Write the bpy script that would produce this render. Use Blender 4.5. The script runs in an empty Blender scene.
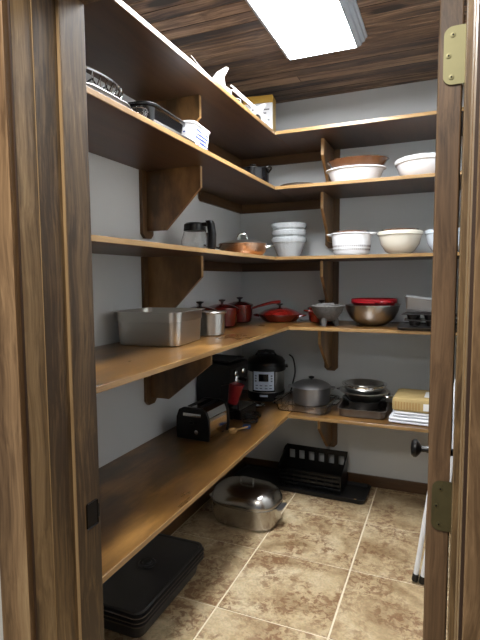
import bpy, bmesh, math, random
from math import sin, cos, pi, radians as R
from mathutils import Vector, Matrix, Euler
random.seed(7)
sc = bpy.context.scene
COL = sc.collection
sc.view_settings.view_transform = 'Standard'
sc.view_settings.look = 'None'
sc.view_settings.gamma = 1
sc.view_settings.exposure = 1.0

# ------------------------------------------------------------------ dimensions
Z = {1: 2.3396, 2: 2.013, 3: 1.5848, 4: 1.1563, 5: 0.6052}
WL = {1: .4408, 2: .4408, 3: .4408, 4: .5391, 5: .5391}
WB = {1: .5052, 2: .5052, 3: .5052, 4: .545, 5: .545}
CEIL = 2.685
XR = 1.56
YF = -2.505
TH = .019

# ------------------------------------------------------------------ materials
def lin(c):
    return tuple(((v / 255) / 12.92 if v / 255 <= .04045 else ((v / 255 + .055) / 1.055) ** 2.4) for v in c) + (1,)

def base_mat(name):
    m = bpy.data.materials.new(name); m.use_nodes = True
    nt = m.node_tree
    return m, nt, nt.nodes['Principled BSDF']

def plain(name, col, rough=.5, metal=0., spec=.5, bump=0., bscale=60, var=.0, coat=0., trans=0., ior=1.45, emit=None, es=0., aniso=0.):
    m, nt, b = base_mat(name)
    b.inputs['Base Color'].default_value = lin(col)
    b.inputs['Roughness'].default_value = rough
    b.inputs['Metallic'].default_value = metal
    b.inputs['Specular IOR Level'].default_value = spec
    b.inputs['Coat Weight'].default_value = coat
    b.inputs['Transmission Weight'].default_value = trans
    b.inputs['IOR'].default_value = ior
    if emit:
        b.inputs['Emission Color'].default_value = lin(emit); b.inputs['Emission Strength'].default_value = es
    tc = nt.nodes.new('ShaderNodeTexCoord')
    n = nt.nodes.new('ShaderNodeTexNoise'); n.inputs['Scale'].default_value = bscale; n.inputs['Detail'].default_value = 5
    nt.links.new(tc.outputs['Object'], n.inputs['Vector'])
    if var > 0:
        mx = nt.nodes.new('ShaderNodeMix'); mx.data_type = 'RGBA'
        c = lin(col)
        mx.inputs['A'].default_value = tuple(v * (1 - var) for v in c[:3]) + (1,)
        mx.inputs['B'].default_value = tuple(min(1, v * (1 + var)) for v in c[:3]) + (1,)
        nt.links.new(n.outputs['Fac'], mx.inputs['Factor']); nt.links.new(mx.outputs['Result'], b.inputs['Base Color'])
        mr = nt.nodes.new('ShaderNodeMapRange'); mr.inputs['To Min'].default_value = rough * .8; mr.inputs['To Max'].default_value = min(1, rough * 1.25)
        nt.links.new(n.outputs['Fac'], mr.inputs['Value']); nt.links.new(mr.outputs['Result'], b.inputs['Roughness'])
    if bump > 0:
        bp = nt.nodes.new('ShaderNodeBump'); bp.inputs['Strength'].default_value = bump; bp.inputs['Distance'].default_value = .002
        nt.links.new(n.outputs['Fac'], bp.inputs['Height']); nt.links.new(bp.outputs['Normal'], b.inputs['Normal'])
    return m

def wood(name, dark, mid, light, axis='x', rough=.4, fine=60, stretch=.05, knots=0., blotch=.35, coat=0., wav=.05, con=.175):
    """stained timber: fibres drawn out along one axis, blotches of stain, optional knots"""
    m, nt, b = base_mat(name)
    N, L = nt.nodes, nt.links
    tc = N.new('ShaderNodeTexCoord'); geo = N.new('ShaderNodeNewGeometry'); oi = N.new('ShaderNodeObjectInfo')
    off = N.new('ShaderNodeMath'); off.operation = 'ADD'
    L.new(geo.outputs['Random Per Island'], off.inputs[0]); L.new(oi.outputs['Random'], off.inputs[1])
    mul = N.new('ShaderNodeVectorMath'); mul.operation = 'SCALE'; mul.inputs[0].default_value = (17.3, 31.7, 23.9)
    L.new(off.outputs[0], mul.inputs['Scale'])
    add = N.new('ShaderNodeVectorMath'); add.operation = 'ADD'
    L.new(tc.outputs['Object'], add.inputs[0]); L.new(mul.outputs[0], add.inputs[1])
    s = {'x': (stretch, 1, 1), 'y': (1, stretch, 1), 'z': (1, 1, stretch)}[axis]
    mp = N.new('ShaderNodeVectorMath'); mp.operation = 'MULTIPLY'; mp.inputs[1].default_value = s
    L.new(add.outputs[0], mp.inputs[0])
    # gentle waviness of the fibre
    wv = N.new('ShaderNodeTexNoise'); wv.inputs['Scale'].default_value = 3.0; wv.inputs['Detail'].default_value = 2
    L.new(add.outputs[0], wv.inputs['Vector'])
    ws = N.new('ShaderNodeVectorMath'); ws.operation = 'SCALE'; ws.inputs['Scale'].default_value = wav
    L.new(wv.outputs['Color'], ws.inputs[0])
    wa = N.new('ShaderNodeVectorMath'); wa.operation = 'ADD'; L.new(mp.outputs[0], wa.inputs[0]); L.new(ws.outputs[0], wa.inputs[1])
    n1 = N.new('ShaderNodeTexNoise'); n1.inputs['Scale'].default_value = fine; n1.inputs['Detail'].default_value = 6; n1.inputs['Roughness'].default_value = .65
    L.new(wa.outputs[0], n1.inputs['Vector'])
    n2 = N.new('ShaderNodeTexNoise'); n2.inputs['Scale'].default_value = 14; n2.inputs['Detail'].default_value = 3
    L.new(wa.outputs[0], n2.inputs['Vector'])
    n3 = N.new('ShaderNodeTexNoise'); n3.inputs['Scale'].default_value = 5; n3.inputs['Detail'].default_value = 4
    mp3 = N.new('ShaderNodeVectorMath'); mp3.operation = 'MULTIPLY'; mp3.inputs[1].default_value = tuple(math.sqrt(v) for v in s)
    L.new(add.outputs[0], mp3.inputs[0]); L.new(mp3.outputs[0], n3.inputs['Vector'])
    def mth(op, a, bb):
        q = N.new('ShaderNodeMath'); q.operation = op
        for i, v in enumerate((a, bb)):
            if isinstance(v, (int, float)): q.inputs[i].default_value = v
            else: L.new(v, q.inputs[i])
        return q.outputs[0]
    v = mth('ADD', mth('MULTIPLY', n1.outputs['Fac'], .5 - blotch * .3), mth('MULTIPLY', n2.outputs['Fac'], .5 - blotch * .2))
    v = mth('ADD', v, mth('MULTIPLY', n3.outputs['Fac'], blotch))
    v = mth('DIVIDE', v, 1 + blotch * .5)
    pl = mth('MULTIPLY', mth('SUBTRACT', geo.outputs['Random Per Island'], .5), .12)
    v = mth('ADD', v, pl)
    if knots > 0:
        vo = N.new('ShaderNodeTexVoronoi'); vo.inputs['Scale'].default_value = knots
        km = N.new('ShaderNodeVectorMath'); km.operation = 'MULTIPLY'; km.inputs[1].default_value = tuple(.35 if q < 1 else 1 for q in s)
        L.new(add.outputs[0], km.inputs[0]); L.new(km.outputs[0], vo.inputs['Vector'])
        mr = N.new('ShaderNodeMapRange'); mr.interpolation_type = 'SMOOTHSTEP'
        mr.inputs['From Min'].default_value = .03; mr.inputs['From Max'].default_value = .2; mr.inputs['To Min'].default_value = -.3; mr.inputs['To Max'].default_value = 0
        L.new(vo.outputs['Distance'], mr.inputs['Value'])
        v = mth('ADD', v, mr.outputs[0])
    cr = N.new('ShaderNodeValToRGB'); e = cr.color_ramp.elements
    e[0].position = .505 - con; e[0].color = lin(dark); e[1].position = .505 + con; e[1].color = lin(light)
    k = e.new(.5); k.color = lin(mid)
    L.new(v, cr.inputs['Fac']); L.new(cr.outputs['Color'], b.inputs['Base Color'])
    b.inputs['Roughness'].default_value = rough; b.inputs['Coat Weight'].default_value = coat; b.inputs['Coat Roughness'].default_value = .18
    mr2 = N.new('ShaderNodeMapRange'); mr2.inputs['To Min'].default_value = rough * .8; mr2.inputs['To Max'].default_value = min(1, rough * 1.3)
    L.new(n3.outputs['Fac'], mr2.inputs['Value']); L.new(mr2.outputs[0], b.inputs['Roughness'])
    bp = N.new('ShaderNodeBump'); bp.inputs['Strength'].default_value = .12; bp.inputs['Distance'].default_value = .002
    L.new(n1.outputs['Fac'], bp.inputs['Height']); L.new(bp.outputs['Normal'], b.inputs['Normal'])
    return m

def tile_mat():
    m, nt, b = base_mat('travertine_tile'); N, L = nt.nodes, nt.links
    tc = N.new('ShaderNodeTexCoord'); geo = N.new('ShaderNodeNewGeometry')
    mul = N.new('ShaderNodeVectorMath'); mul.operation = 'SCALE'; mul.inputs[0].default_value = (7.3, 11.7, 3.9)
    L.new(geo.outputs['Random Per Island'], mul.inputs['Scale'])
    add = N.new('ShaderNodeVectorMath'); add.operation = 'ADD'; L.new(tc.outputs['Object'], add.inputs[0]); L.new(mul.outputs[0], add.inputs[1])
    def noise(s, d, r=.6, dist=0):
        n = N.new('ShaderNodeTexNoise'); n.inputs['Scale'].default_value = s; n.inputs['Detail'].default_value = d; n.inputs['Roughness'].default_value = r
        n.inputs['Distortion'].default_value = dist; L.new(add.outputs[0], n.inputs['Vector']); return n
    a = noise(4.5, 6, .65, .6); c = noise(30, 10, .7, .55); f = noise(90, 4, .6)
    r1 = N.new('ShaderNodeValToRGB'); e = r1.color_ramp.elements
    e[0].position = .34; e[0].color = lin((158, 132, 96)); e[1].position = .66; e[1].color = lin((222, 204, 168))
    k = e.new(.5); k.color = lin((198, 175, 136)); L.new(a.outputs['Fac'], r1.inputs['Fac'])
    r2 = N.new('ShaderNodeValToRGB'); e = r2.color_ramp.elements
    e[0].position = .47; e[0].color = (0, 0, 0, 1); e[1].position = .55; e[1].color = (1, 1, 1, 1)
    L.new(c.outputs['Fac'], r2.inputs['Fac'])
    bl = noise(5.5, 3, .5, .3)
    r3 = N.new('ShaderNodeValToRGB'); e = r3.color_ramp.elements
    e[0].position = .40; e[0].color = (.08, .08, .08, 1); e[1].position = .56; e[1].color = (.8, .8, .8, 1); L.new(bl.outputs['Fac'], r3.inputs['Fac'])
    mm = N.new('ShaderNodeMath'); mm.operation = 'MULTIPLY'; L.new(r2.outputs['Color'], mm.inputs[0]); L.new(r3.outputs['Color'], mm.inputs[1])
    mx = N.new('ShaderNodeMix'); mx.data_type = 'RGBA'; mx.inputs['B'].default_value = lin((128, 88, 58))
    L.new(mm.outputs[0], mx.inputs['Factor']); L.new(r1.outputs['Color'], mx.inputs['A'])
    m2 = N.new('ShaderNodeMix'); m2.data_type = 'RGBA'; m2.blend_type = 'MULTIPLY'; m2.inputs['Factor'].default_value = .15
    L.new(mx.outputs['Result'], m2.inputs['A']); L.new(f.outputs['Color'], m2.inputs['B'])
    m3 = N.new('ShaderNodeMix'); m3.data_type = 'RGBA'; m3.blend_type = 'MULTIPLY'; m3.inputs['Factor'].default_value = .3
    L.new(m2.outputs['Result'], m3.inputs['A'])
    r4 = N.new('ShaderNodeValToRGB'); r4.color_ramp.elements[0].position = .35; r4.color_ramp.elements[0].color = (.45, .45, .45, 1); r4.color_ramp.elements[1].position = .55
    L.new(f.outputs['Fac'], r4.inputs['Fac']); L.new(r4.outputs['Color'], m3.inputs['B'])
    L.new(m3.outputs['Result'], b.inputs['Base Color'])
    b.inputs['Roughness'].default_value = .45
    bp = N.new('ShaderNodeBump'); bp.inputs['Strength'].default_value = .35; bp.inputs['Distance'].default_value = .003
    L.new(c.outputs['Fac'], bp.inputs['Height']); L.new(bp.outputs['Normal'], b.inputs['Normal'])
    return m

M = {}
M['wall'] = plain('painted_drywall', (210, 213, 213), .85, bump=.08, bscale=180)
M['hall'] = plain('hall_wall_paint', (205, 203, 196), .85, bump=.08, bscale=180)
M['grout'] = plain('grout', (228, 216, 190), .9, var=.15, bscale=30)
M['tile'] = tile_mat()
M['ceil'] = wood('ceiling_plank_wood', (38, 26, 19), (106, 82, 63), (176, 146, 118), 'x', .5, 80, .05, knots=4.5, blotch=.35, con=.11)
M['top_x'] = wood('shelf_plywood_back', (72, 48, 22), (102, 71, 33), (154, 112, 58), 'x', .28, 60, .2, blotch=1.0, coat=.25, wav=.02, con=.13)
M['top_y'] = wood('shelf_plywood_left', (72, 48, 22), (102, 71, 33), (154, 112, 58), 'y', .28, 60, .2, blotch=1.0, coat=.25, wav=.02, con=.13)
M['edge_x'] = wood('shelf_edge_back', (112, 84, 50), (160, 126, 80), (196, 160, 110), 'x', .3, 70, .05, blotch=.3, coat=.3)
M['edge_y'] = wood('shelf_edge_left', (112, 84, 50), (160, 126, 80), (196, 160, 110), 'y', .3, 70, .05, blotch=.3, coat=.3)
M['under'] = wood('shade_dark_underside', (44, 28, 16), (72, 48, 30), (94, 66, 42), 'y', .4, 50, .06, blotch=.6, coat=.1)  # darker than the tops: shade below the boards put into the colour
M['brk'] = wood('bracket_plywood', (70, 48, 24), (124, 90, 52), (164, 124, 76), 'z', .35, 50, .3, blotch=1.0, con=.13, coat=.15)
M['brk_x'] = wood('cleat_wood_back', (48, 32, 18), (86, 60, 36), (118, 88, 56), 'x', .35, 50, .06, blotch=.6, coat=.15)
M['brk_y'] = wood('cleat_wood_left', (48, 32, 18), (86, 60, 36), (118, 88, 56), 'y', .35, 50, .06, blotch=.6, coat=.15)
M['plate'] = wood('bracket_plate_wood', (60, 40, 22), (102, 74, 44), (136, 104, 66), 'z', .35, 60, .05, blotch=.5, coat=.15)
M['jamb'] = wood('door_frame_wood', (62, 46, 28), (118, 94, 62), (164, 138, 100), 'z', .42, 120, .03, blotch=.3, con=.11)
M['casing'] = wood('casing_wood', (92, 68, 42), (144, 114, 80), (178, 150, 110), 'z', .42, 110, .03, knots=3.0, blotch=.3, con=.11)
M['groove'] = wood('dark_gap_wood', (34, 22, 14), (58, 40, 27), (76, 54, 38), 'z', .5, 60, .04, blotch=.3)  # reveal strip has shade painted in; also ceiling backing and drain slots
M['litedge'] = wood('painted_highlight_wood', (120, 94, 62), (160, 132, 94), (186, 158, 118), 'z', .4, 60, .03, blotch=.3)  # paler than the jamb: light on the frame steps put into the colour
M['doorw'] = wood('door_wood', (66, 48, 32), (106, 82, 58), (130, 106, 80), 'z', .42, 130, .02, blotch=.3, con=.12)
M['steel'] = plain('brushed_steel', (196, 194, 188), .3, 1., var=.04, bscale=6)
M['chrome'] = plain('chrome', (215, 215, 215), .1, 1.)
M['oldsilver'] = plain('tarnished_silver', (92, 90, 88), .3, .8, var=.4, bscale=40)
M['dsteel'] = plain('dark_tin', (112, 104, 96), .4, .6, var=.25, bscale=25)
M['mtin'] = plain('dark_baking_tin', (66, 62, 60), .34, .7, var=.2, bscale=25)
M['alu'] = plain('cast_aluminium', (178, 178, 178), .42, 1., var=.04, bscale=6)
M['alud'] = plain('polished_aluminium', (186, 184, 180), .24, 1., var=.04, bscale=6)
M['black'] = plain('black_plastic', (14, 14, 15), .32)
M['blackm'] = plain('black_matt_plastic', (20, 20, 21), .55, bump=.1, bscale=150)
M['trayb'] = plain('black_tray_metal', (52, 53, 55), .3, .0, bump=.05, bscale=120)
M['enamelb'] = plain('black_enamel', (16, 16, 18), .16, coat=.4)
M['red'] = plain('red_enamel', (104, 20, 15), .18, coat=.6, var=.25, bscale=9)
M['redp'] = plain('red_plastic', (132, 18, 25), .35)
M['white'] = plain('white_plastic', (232, 234, 236), .35)
M['whitec'] = plain('white_ceramic', (226, 228, 230), .18, coat=.5)
M['cream'] = plain('cream_ceramic', (224, 220, 204), .2, coat=.5)
M['blue'] = plain('pale_blue_ceramic', (196, 206, 214), .2, coat=.5)
M['brown'] = plain('brown_stoneware', (98, 64, 42), .2, coat=.6, var=.35, bscale=14)
M['copper'] = plain('copper', (204, 166, 138), .26, 1., var=.04, bscale=6)
M['stone'] = plain('volcanic_stone', (90, 88, 86), .85, var=.75, bump=1, bscale=70)
M['glass'] = plain('clear_glass', (255, 255, 255), .02, trans=1., ior=1.45)
M['frost'] = plain('pressed_glass', (226, 230, 231), .2, trans=.6, ior=1.3, bump=1.0, bscale=120)
M['brass'] = plain('brass_plated_steel', (136, 132, 98), .45, .5, var=.12, bscale=40)
M['bronze'] = plain('aged_hinge_metal', (104, 98, 70), .5, .8, var=.2, bscale=30)
M['iron'] = plain('dark_strike_metal', (26, 24, 24), .4, .7)
M['cloth'] = plain('white_cotton', (226, 228, 232), .95, bump=.5, bscale=160)
M['kraft'] = plain('yellow_paper', (182, 158, 106), .7, var=.12, bscale=25)
M['paper'] = plain('white_label_paper', (236, 236, 232), .6)
M['carton'] = plain('white_carton', (222, 222, 224), .5, var=.04, bscale=20)
M['cartony'] = plain('yellow_carton', (188, 148, 62), .5, var=.1, bscale=20)
M['print'] = plain('grey_print', (120, 118, 122), .6)
M['blueprint'] = plain('blue_print', (48, 66, 140), .5)
M['panel'] = plain('silver_control_panel', (214, 226, 242), .3, .0)
M['screen'] = plain('dark_display', (16, 22, 30), .15)
M['btn'] = plain('grey_buttons', (110, 122, 140), .4)
M['tan'] = plain('tan_wood', (170, 134, 84), .5, var=.15)
M['bluep'] = plain('dark_blue_plastic', (38, 58, 104), .4)
M['fixture'] = plain('white_fixture_housing', (158, 164, 172), .4)
M['light'] = plain('led_diffuser', (255, 255, 255), .5, emit=(248, 251, 255), es=25.)

# ------------------------------------------------------------------ mesh tools
class MB:
    def __init__(s): s.bm = bmesh.new()
    def _add(s, t, mat=None):
        if mat is not None: bmesh.ops.transform(t, matrix=mat, verts=t.verts)
        me = bpy.data.meshes.new('tmp'); t.to_mesh(me); t.free(); s.bm.from_mesh(me); bpy.data.meshes.remove(me)
        return s
    def box(s, x0, x1, y0, y1, z0, z1, bev=0., seg=2, mat=None):
        t = bmesh.new(); bmesh.ops.create_cube(t, size=1)
        for v in t.verts:
            v.co = Vector(((x0 + x1) / 2 + v.co.x * (x1 - x0), (y0 + y1) / 2 + v.co.y * (y1 - y0), (z0 + z1) / 2 + v.co.z * (z1 - z0)))
        if bev > 0: bmesh.ops.bevel(t, geom=list(t.edges), offset=bev, segments=seg, affect='EDGES', profile=.5)
        return s._add(t, mat)
    def loft(s, rings, cap0=True, cap1=True, mat=None, closed=False):
        t = bmesh.new(); vs = []
        for r in rings: vs.append([t.verts.new(q) for q in r])
        n = len(rings[0])
        m = len(vs)
        for i in range(m if closed else m - 1):
            a, b = vs[i], vs[(i + 1) % m]
            for j in range(n):
                t.faces.new((a[j], a[(j + 1) % n], b[(j + 1) % n], b[j]))
        if cap0 and not closed: t.faces.new(list(reversed(vs[0])))
        if cap1 and not closed: t.faces.new(vs[-1])
        bmesh.ops.recalc_face_normals(t, faces=t.faces)
        return s._add(t, mat)
    def lathe(s, prof, seg=40, ax=1., ay=1., mat=None, wave=0, wamp=0.):
        """prof: list of (r, z); ends with r=0 are closed to a point"""
        t = bmesh.new(); rows = []
        for r, z in prof:
            if r < 1e-6: rows.append([t.verts.new((0, 0, z))])
            else: rows.append([t.verts.new((r * ax * cos(2 * pi * k / seg) * (1 + wamp * cos(wave * 2 * pi * k / seg)), r * ay * sin(2 * pi * k / seg) * (1 + wamp * cos(wave * 2 * pi * k / seg)), z)) for k in range(seg)])
        for a, b in zip(rows, rows[1:]):
            for k in range(seg):
                k2 = (k + 1) % seg
                if len(a) == 1 and len(b) > 1: t.faces.new((a[0], b[k], b[k2]))
                elif len(b) == 1 and len(a) > 1: t.faces.new((a[k], b[0], a[k2]))
                elif len(a) > 1: t.faces.new((a[k], a[k2], b[k2], b[k]))
        if len(rows[0]) > 1: t.faces.new(rows[0])
        if len(rows[-1]) > 1: t.faces.new(rows[-1])
        bmesh.ops.recalc_face_normals(t, faces=t.faces)
        return s._add(t, mat)
    def tube(s, pts, r, seg=8, close=False, smooth=True, mat=None):
        P = [Vector(p) for p in pts]
        if smooth and len(P) > 2:
            Q = []; n = len(P)
            for i in range(n if close else n - 1):
                p0 = P[(i - 1) % n] if close or i > 0 else P[i]
                p1, p2 = P[i], P[(i + 1) % n]
                p3 = P[(i + 2) % n] if close or i + 2 < n else P[(i + 1) % n]
                for k in range(5):
                    u = k / 5
                    Q.append(.5 * ((2 * p1) + (-p0 + p2) * u + (2 * p0 - 5 * p1 + 4 * p2 - p3) * u * u + (-p0 + 3 * p1 - 3 * p2 + p3) * u ** 3))
            if not close: Q.append(P[-1])
            P = Q
        rad = r if callable(r) else (lambda u: r)
        rings = []; up = Vector((0, 0, 1)); n = len(P)
        prev = None
        for i, p in enumerate(P):
            d = (P[(i + 1) % n] - P[i - 1]) if close else (P[min(i + 1, n - 1)] - P[max(i - 1, 0)])
            d.normalize()
            if prev is None:
                a = d.cross(up if abs(d.z) < .9 else Vector((1, 0, 0))).normalized()
            else:
                a = (prev - d * prev.dot(d)).normalized()
            prev = a; b = d.cross(a); q = rad(i / max(1, n - 1))
            rings.append([p + a * q * cos(2 * pi * k / seg) + b * q * sin(2 * pi * k / seg) for k in range(seg)])
        return s.loft(rings, mat=mat, closed=close)
    def prism(s, poly, h0, h1, plane='xy', bev=0., mat=None):
        """poly extruded between h0 and h1 along the axis missing from plane"""
        t = bmesh.new()
        f = {'xy': lambda a, b, h: (a, b, h), 'xz': lambda a, b, h: (a, h, b), 'yz': lambda a, b, h: (h, a, b)}[plane]
        A = [t.verts.new(f(a, b, h0)) for a, b in poly]; B = [t.verts.new(f(a, b, h1)) for a, b in poly]
        t.faces.new(A); t.faces.new(list(reversed(B)))
        n = len(poly)
        for k in range(n): t.faces.new((A[k], B[k], B[(k + 1) % n], A[(k + 1) % n]))
        bmesh.ops.recalc_face_normals(t, faces=t.faces)
        if bev > 0: bmesh.ops.bevel(t, geom=list(t.edges), offset=bev, segments=2, affect='EDGES', profile=.5)
        return s._add(t, mat)
    def build(s, name, m, parent=None, loc=(0, 0, 0), rot=None, angle=35, sub=0):
        me = bpy.data.meshes.new(name); s.bm.to_mesh(me); s.bm.free()
        me.materials.append(m if not isinstance(m, str) else M[m])
        for p in me.polygons: p.use_smooth = True
        me.set_sharp_from_angle(angle=R(angle))
        o = bpy.data.objects.new(name, me); COL.objects.link(o)
        o.location = loc
        if rot: o.rotation_euler = rot
        if parent: o.parent = parent
        wn = o.modifiers.new('normals', 'WEIGHTED_NORMAL'); wn.keep_sharp = True; wn.weight = 80
        if sub:
            md = o.modifiers.new('sub', 'SUBSURF'); md.levels = sub; md.render_levels = sub
        return o

def rr(w, d, r, z, n=6, cx=0, cy=0):
    """rounded rectangle ring"""
    r = min(r, w / 2 - 1e-4, d / 2 - 1e-4); out = []
    for sx, sy, a0 in ((1, 1, 0), (-1, 1, 90), (-1, -1, 180), (1, -1, 270)):
        for k in range(n + 1):
            a = R(a0 + 90 * k / n)
            out.append((cx + sx * (w / 2 - r) + r * cos(a), cy + sy * (d / 2 - r) + r * sin(a), z))
    return out
def se(a, b, z, e=2.6, n=48):
    out = []
    for k in range(n):
        t = 2 * pi * k / n; c, s_ = cos(t), sin(t)
        out.append((a * math.copysign(abs(c) ** (2 / e), c), b * math.copysign(abs(s_) ** (2 / e), s_), z))
    return out

def thing(name, label, cat, loc=(0, 0, 0), rz=0., group=None, rot=None):
    o = bpy.data.objects.new(name, None); COL.objects.link(o); o.empty_display_size = .05
    o.location = loc; o.rotation_euler = rot if rot else (0, 0, rz)
    o['label'] = label; o['category'] = cat
    if group: o['group'] = group
    return o
def tag(o, label, cat, group=None):
    o['label'] = label; o['category'] = cat
    if group: o['group'] = group
    return o
def struct(o):
    o['kind'] = 'structure'; return o
def dup(root, loc, rz=0., label=None):
    r = root.copy(); COL.objects.link(r); r.location = loc; r.rotation_euler = (0, 0, rz)
    if label: r['label'] = label
    for ch in list(root.children):
        c = ch.copy(); COL.objects.link(c); c.parent = r
        for g in list(ch.children):
            d = g.copy(); COL.objects.link(d); d.parent = c
    return r
def on(k, x, y, dz=0.): return (x, y, Z[k] + .0008 + dz)

# ------------------------------------------------------------------ room shell
T0, SP = (1.01726, -.54771), .5
fl = MB(); fl.box(-.1, XR + .1, YF - .16, .1, -.05, -.004)
fl.box(-1.2, 2.9, -4.6, YF - .16, -.05, -.004)
flo = struct(fl.build('floor', 'grout'))
tl = MB()
for i in range(-3, 5):
    for j in range(-9, 3):
        x0, y0 = T0[0] + i * SP, T0[1] + j * SP
        a0, a1, b0, b1 = x0 + .004, x0 + SP - .004, y0 + .004, y0 + SP - .004
        a0, a1, b0, b1 = max(a0, -1.2), min(a1, 2.9), max(b0, -4.6), min(b1, .05)
        if b1 > YF: a0, a1 = (max(a0, -.05), min(a1, XR + .05)) if b0 > YF else (a0, a1)
        if a1 - a0 < .02 or b1 - b0 < .02: continue
        tl.box(a0, a1, b0, b1, -.006, 0, .0015, 1)
to = tl.build('floor_tiles', 'tile', flo)
struct(MB().box(-.1, 0, YF - .2, .1, 0, CEIL).build('wall_left', 'wall'))
struct(MB().box(0, XR + .1, 0, .1, 0, CEIL).build('wall_back', 'wall'))
struct(MB().box(XR, XR + .1, YF - .2, 0, 0, CEIL).build('wall_right', 'wall'))
struct(MB().box(-1.2, .655, YF - .187, YF, 0, CEIL).box(1.467, 2.9, YF - .187, YF, 0, CEIL).box(.655, 1.467, YF - .187, YF, 2.058, CEIL).build('wall_front', 'hall'))
cb = MB(); y = YF - .187; i = 0
while y < .02:
    w = .0885
    for (x0, x1) in (((0, .5 + .8 * random.random()), (None, XR)) if i % 4 == 2 else ((0, XR),)):
        if x0 is None: x0 = lastx + .0015
        cb.box(x0, x1, y + .001, min(y + w - .0025, .01), CEIL, CEIL + .018, .002, 1)
        lastx = x1
    y += w; i += 1
struct(cb.build('ceiling', 'ceil'))
struct(MB().box(-.1, XR + .1, YF - .2, .1, CEIL + .018, CEIL + .1).build('trim_5', 'groove'))

# baseboards
struct(MB().box(0, XR, -.016, 0, 0, .077, .003).build('baseboard_back', 'brk_x'))
struct(MB().box(0, .016, YF, -.016, 0, .077, .003).build('baseboard_left', 'brk_y'))
struct(MB().box(XR - .016, XR, YF, -.016, 0, .077, .003).build('baseboard_right', 'brk_y'))

# door frame: stepped profile, mirrored on the two sides of the opening
HZ = 2.041
def jamb(side, no):
    X = (lambda v: v - .0015) if side < 0 else (lambda v: 2.122 - v)
    def bx(x0, x1, *a, **k):
        p, q = sorted((X(x0), X(x1))); return MB().box(p, q, *a, **k)
    jm = struct(bx(.655, .686, YF - .075, YF + .0005, 0, HZ, .0012).build('trim_%d' % no, 'jamb'))
    bx(.655, .6785, YF - .14, YF - .0755, 0, HZ, .0012).build('door_stop', 'jamb', jm)
    bx(.655, .677, YF - .19, YF - .1405, 0, HZ, .0012).build('frame_board', 'jamb', jm)
    bx(.6781, .6856, YF - .0775, YF - .0752, .001, HZ - .001, .0003).build('edge_strip', 'litedge' if side < 0 else 'jamb', jm)['label'] = 'edge strip of the frame board, highlight painted in on the left'  # left strip paints the highlight on the front-facing step
    bx(.6752, .6782, YF - .1415, YF - .1402, .001, HZ - .001, .0003).build('edge_strip', 'litedge' if side < 0 else 'jamb', jm)
    bx(.664, .6768, YF - .1925, YF - .1902, 0, HZ, .0003).build('painted_shadow_gap', 'groove', jm)['label'] = 'nearly black strip painted as a shadow gap'  # dark strip paints in the shadow gap beside the casing
    cs = struct(bx(.594, .6725, YF - .205, YF - .188, 0, HZ + .07, .004).build('trim_%d' % (no + 1), 'casing'))
    return jm
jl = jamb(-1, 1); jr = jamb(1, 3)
struct(MB().box(.655, 1.467, YF - .19, YF + .004, HZ, HZ + .018, .001).build('trim_6', 'jamb'))
struct(MB().box(.594, 1.528, YF - .205, YF - .188, HZ + .008, HZ + .095, .004).build('trim_7', 'casing'))
sp = MB().box(.6847, .6861, -2.553, -2.515, .886, .946, .003, 1)
sp.box(.6847, .6873, -2.5175, -2.510, .90, .932, .001, 1)
sk = sp.build('strike_plate', 'iron', jl); sk['label'] = 'small black metal strike plate with a curved lip'

# door, standing open at a right angle into the pantry
DX0, DX1, DY0, DY1 = 1.397, 1.432, -2.508, -1.815
dr = struct(MB().box(DX0, DX1, DY0, DY1, .012, 2.03, .0015, 1).build('door_1', 'doorw'))
# applied panel mouldings on both faces, set well in from the hinge edge
for f, (xa, xb) in enumerate(((DX0 - .004, DX0 - .0003), (DX1 + .0003, DX1 + .004))):
    for za, zb in ((.22, .98), (1.12, 1.92)):
        pm = MB()
        pm.box(xa, xb, DY0 + .12, DY0 + .135, za, zb); pm.box(xa, xb, DY1 - .135, DY1 - .12, za, zb)
        pm.box(xa, xb, DY0 + .1355, DY1 - .1355, za, za + .015); pm.box(xa, xb, DY0 + .1355, DY1 - .1355, zb - .015, zb)
        pm.build('panel_moulding', 'doorw', dr)
def hinge(z0, z1, mat, label):
    poly = []; x0, x1 = 1.404, 1.4425; r = .014
    for a in range(0, 7): poly.append((x0 + r - r * cos(R(15 * a)), z1 - r + r * sin(R(15 * a))))
    poly += [(x1, z1), (x1, z0)]
    for a in range(0, 7): poly.append((x0 + r - r * sin(R(15 * a)), z0 + r - r * cos(R(15 * a))))
    h = MB().prism(poly, DY0 - .003, DY0 - .0006, 'xz').build('hinge', mat, dr); h['label'] = label
    hz = (z0 + z1) / 2; hh = z1 - z0
    for sx, sz in ((1.4175, hz + hh * .35), (1.4115, hz), (1.4165, hz - hh * .37)):
        t = MB().lathe([(0, 0), (.0040, 0), (.0040, .0008), (.0016, .0012), (0, .0006)], 16)
        s_ = t.build('screw', 'brass' if mat == 'brass' else 'bronze', h, (sx, DY0 - .0032, sz), (R(90), 0, 0))
        MB().box(-.0012, .0012, -.0012, .0012, 0, .0005).build('screw', 'iron', h, (sx, DY0 - .0044, sz), (R(90), R(45), 0))
hinge(1.758, 1.848, 'brass', 'bright brass-plated hinge leaf with rounded corners')
hinge(1.013, 1.101, 'bronze', 'dull aged hinge leaf with rounded corners')
for sgn, xf in ((-1, DX0), (1, DX1)):
    kb = MB().lathe([(0, 0), (.026, 0), (.026, .004), (.012, .008), (.009, .02), (.009, .032), (.018, .038), (.0265, .046), (.027, .053), (.021, .060), (0, .063)], 32)
    kb.build('door_knob', 'black', dr, (xf + sgn * .0005, -1.89, .945), (0, R(90) * sgn, 0))['label'] = 'black round door knob'

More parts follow.
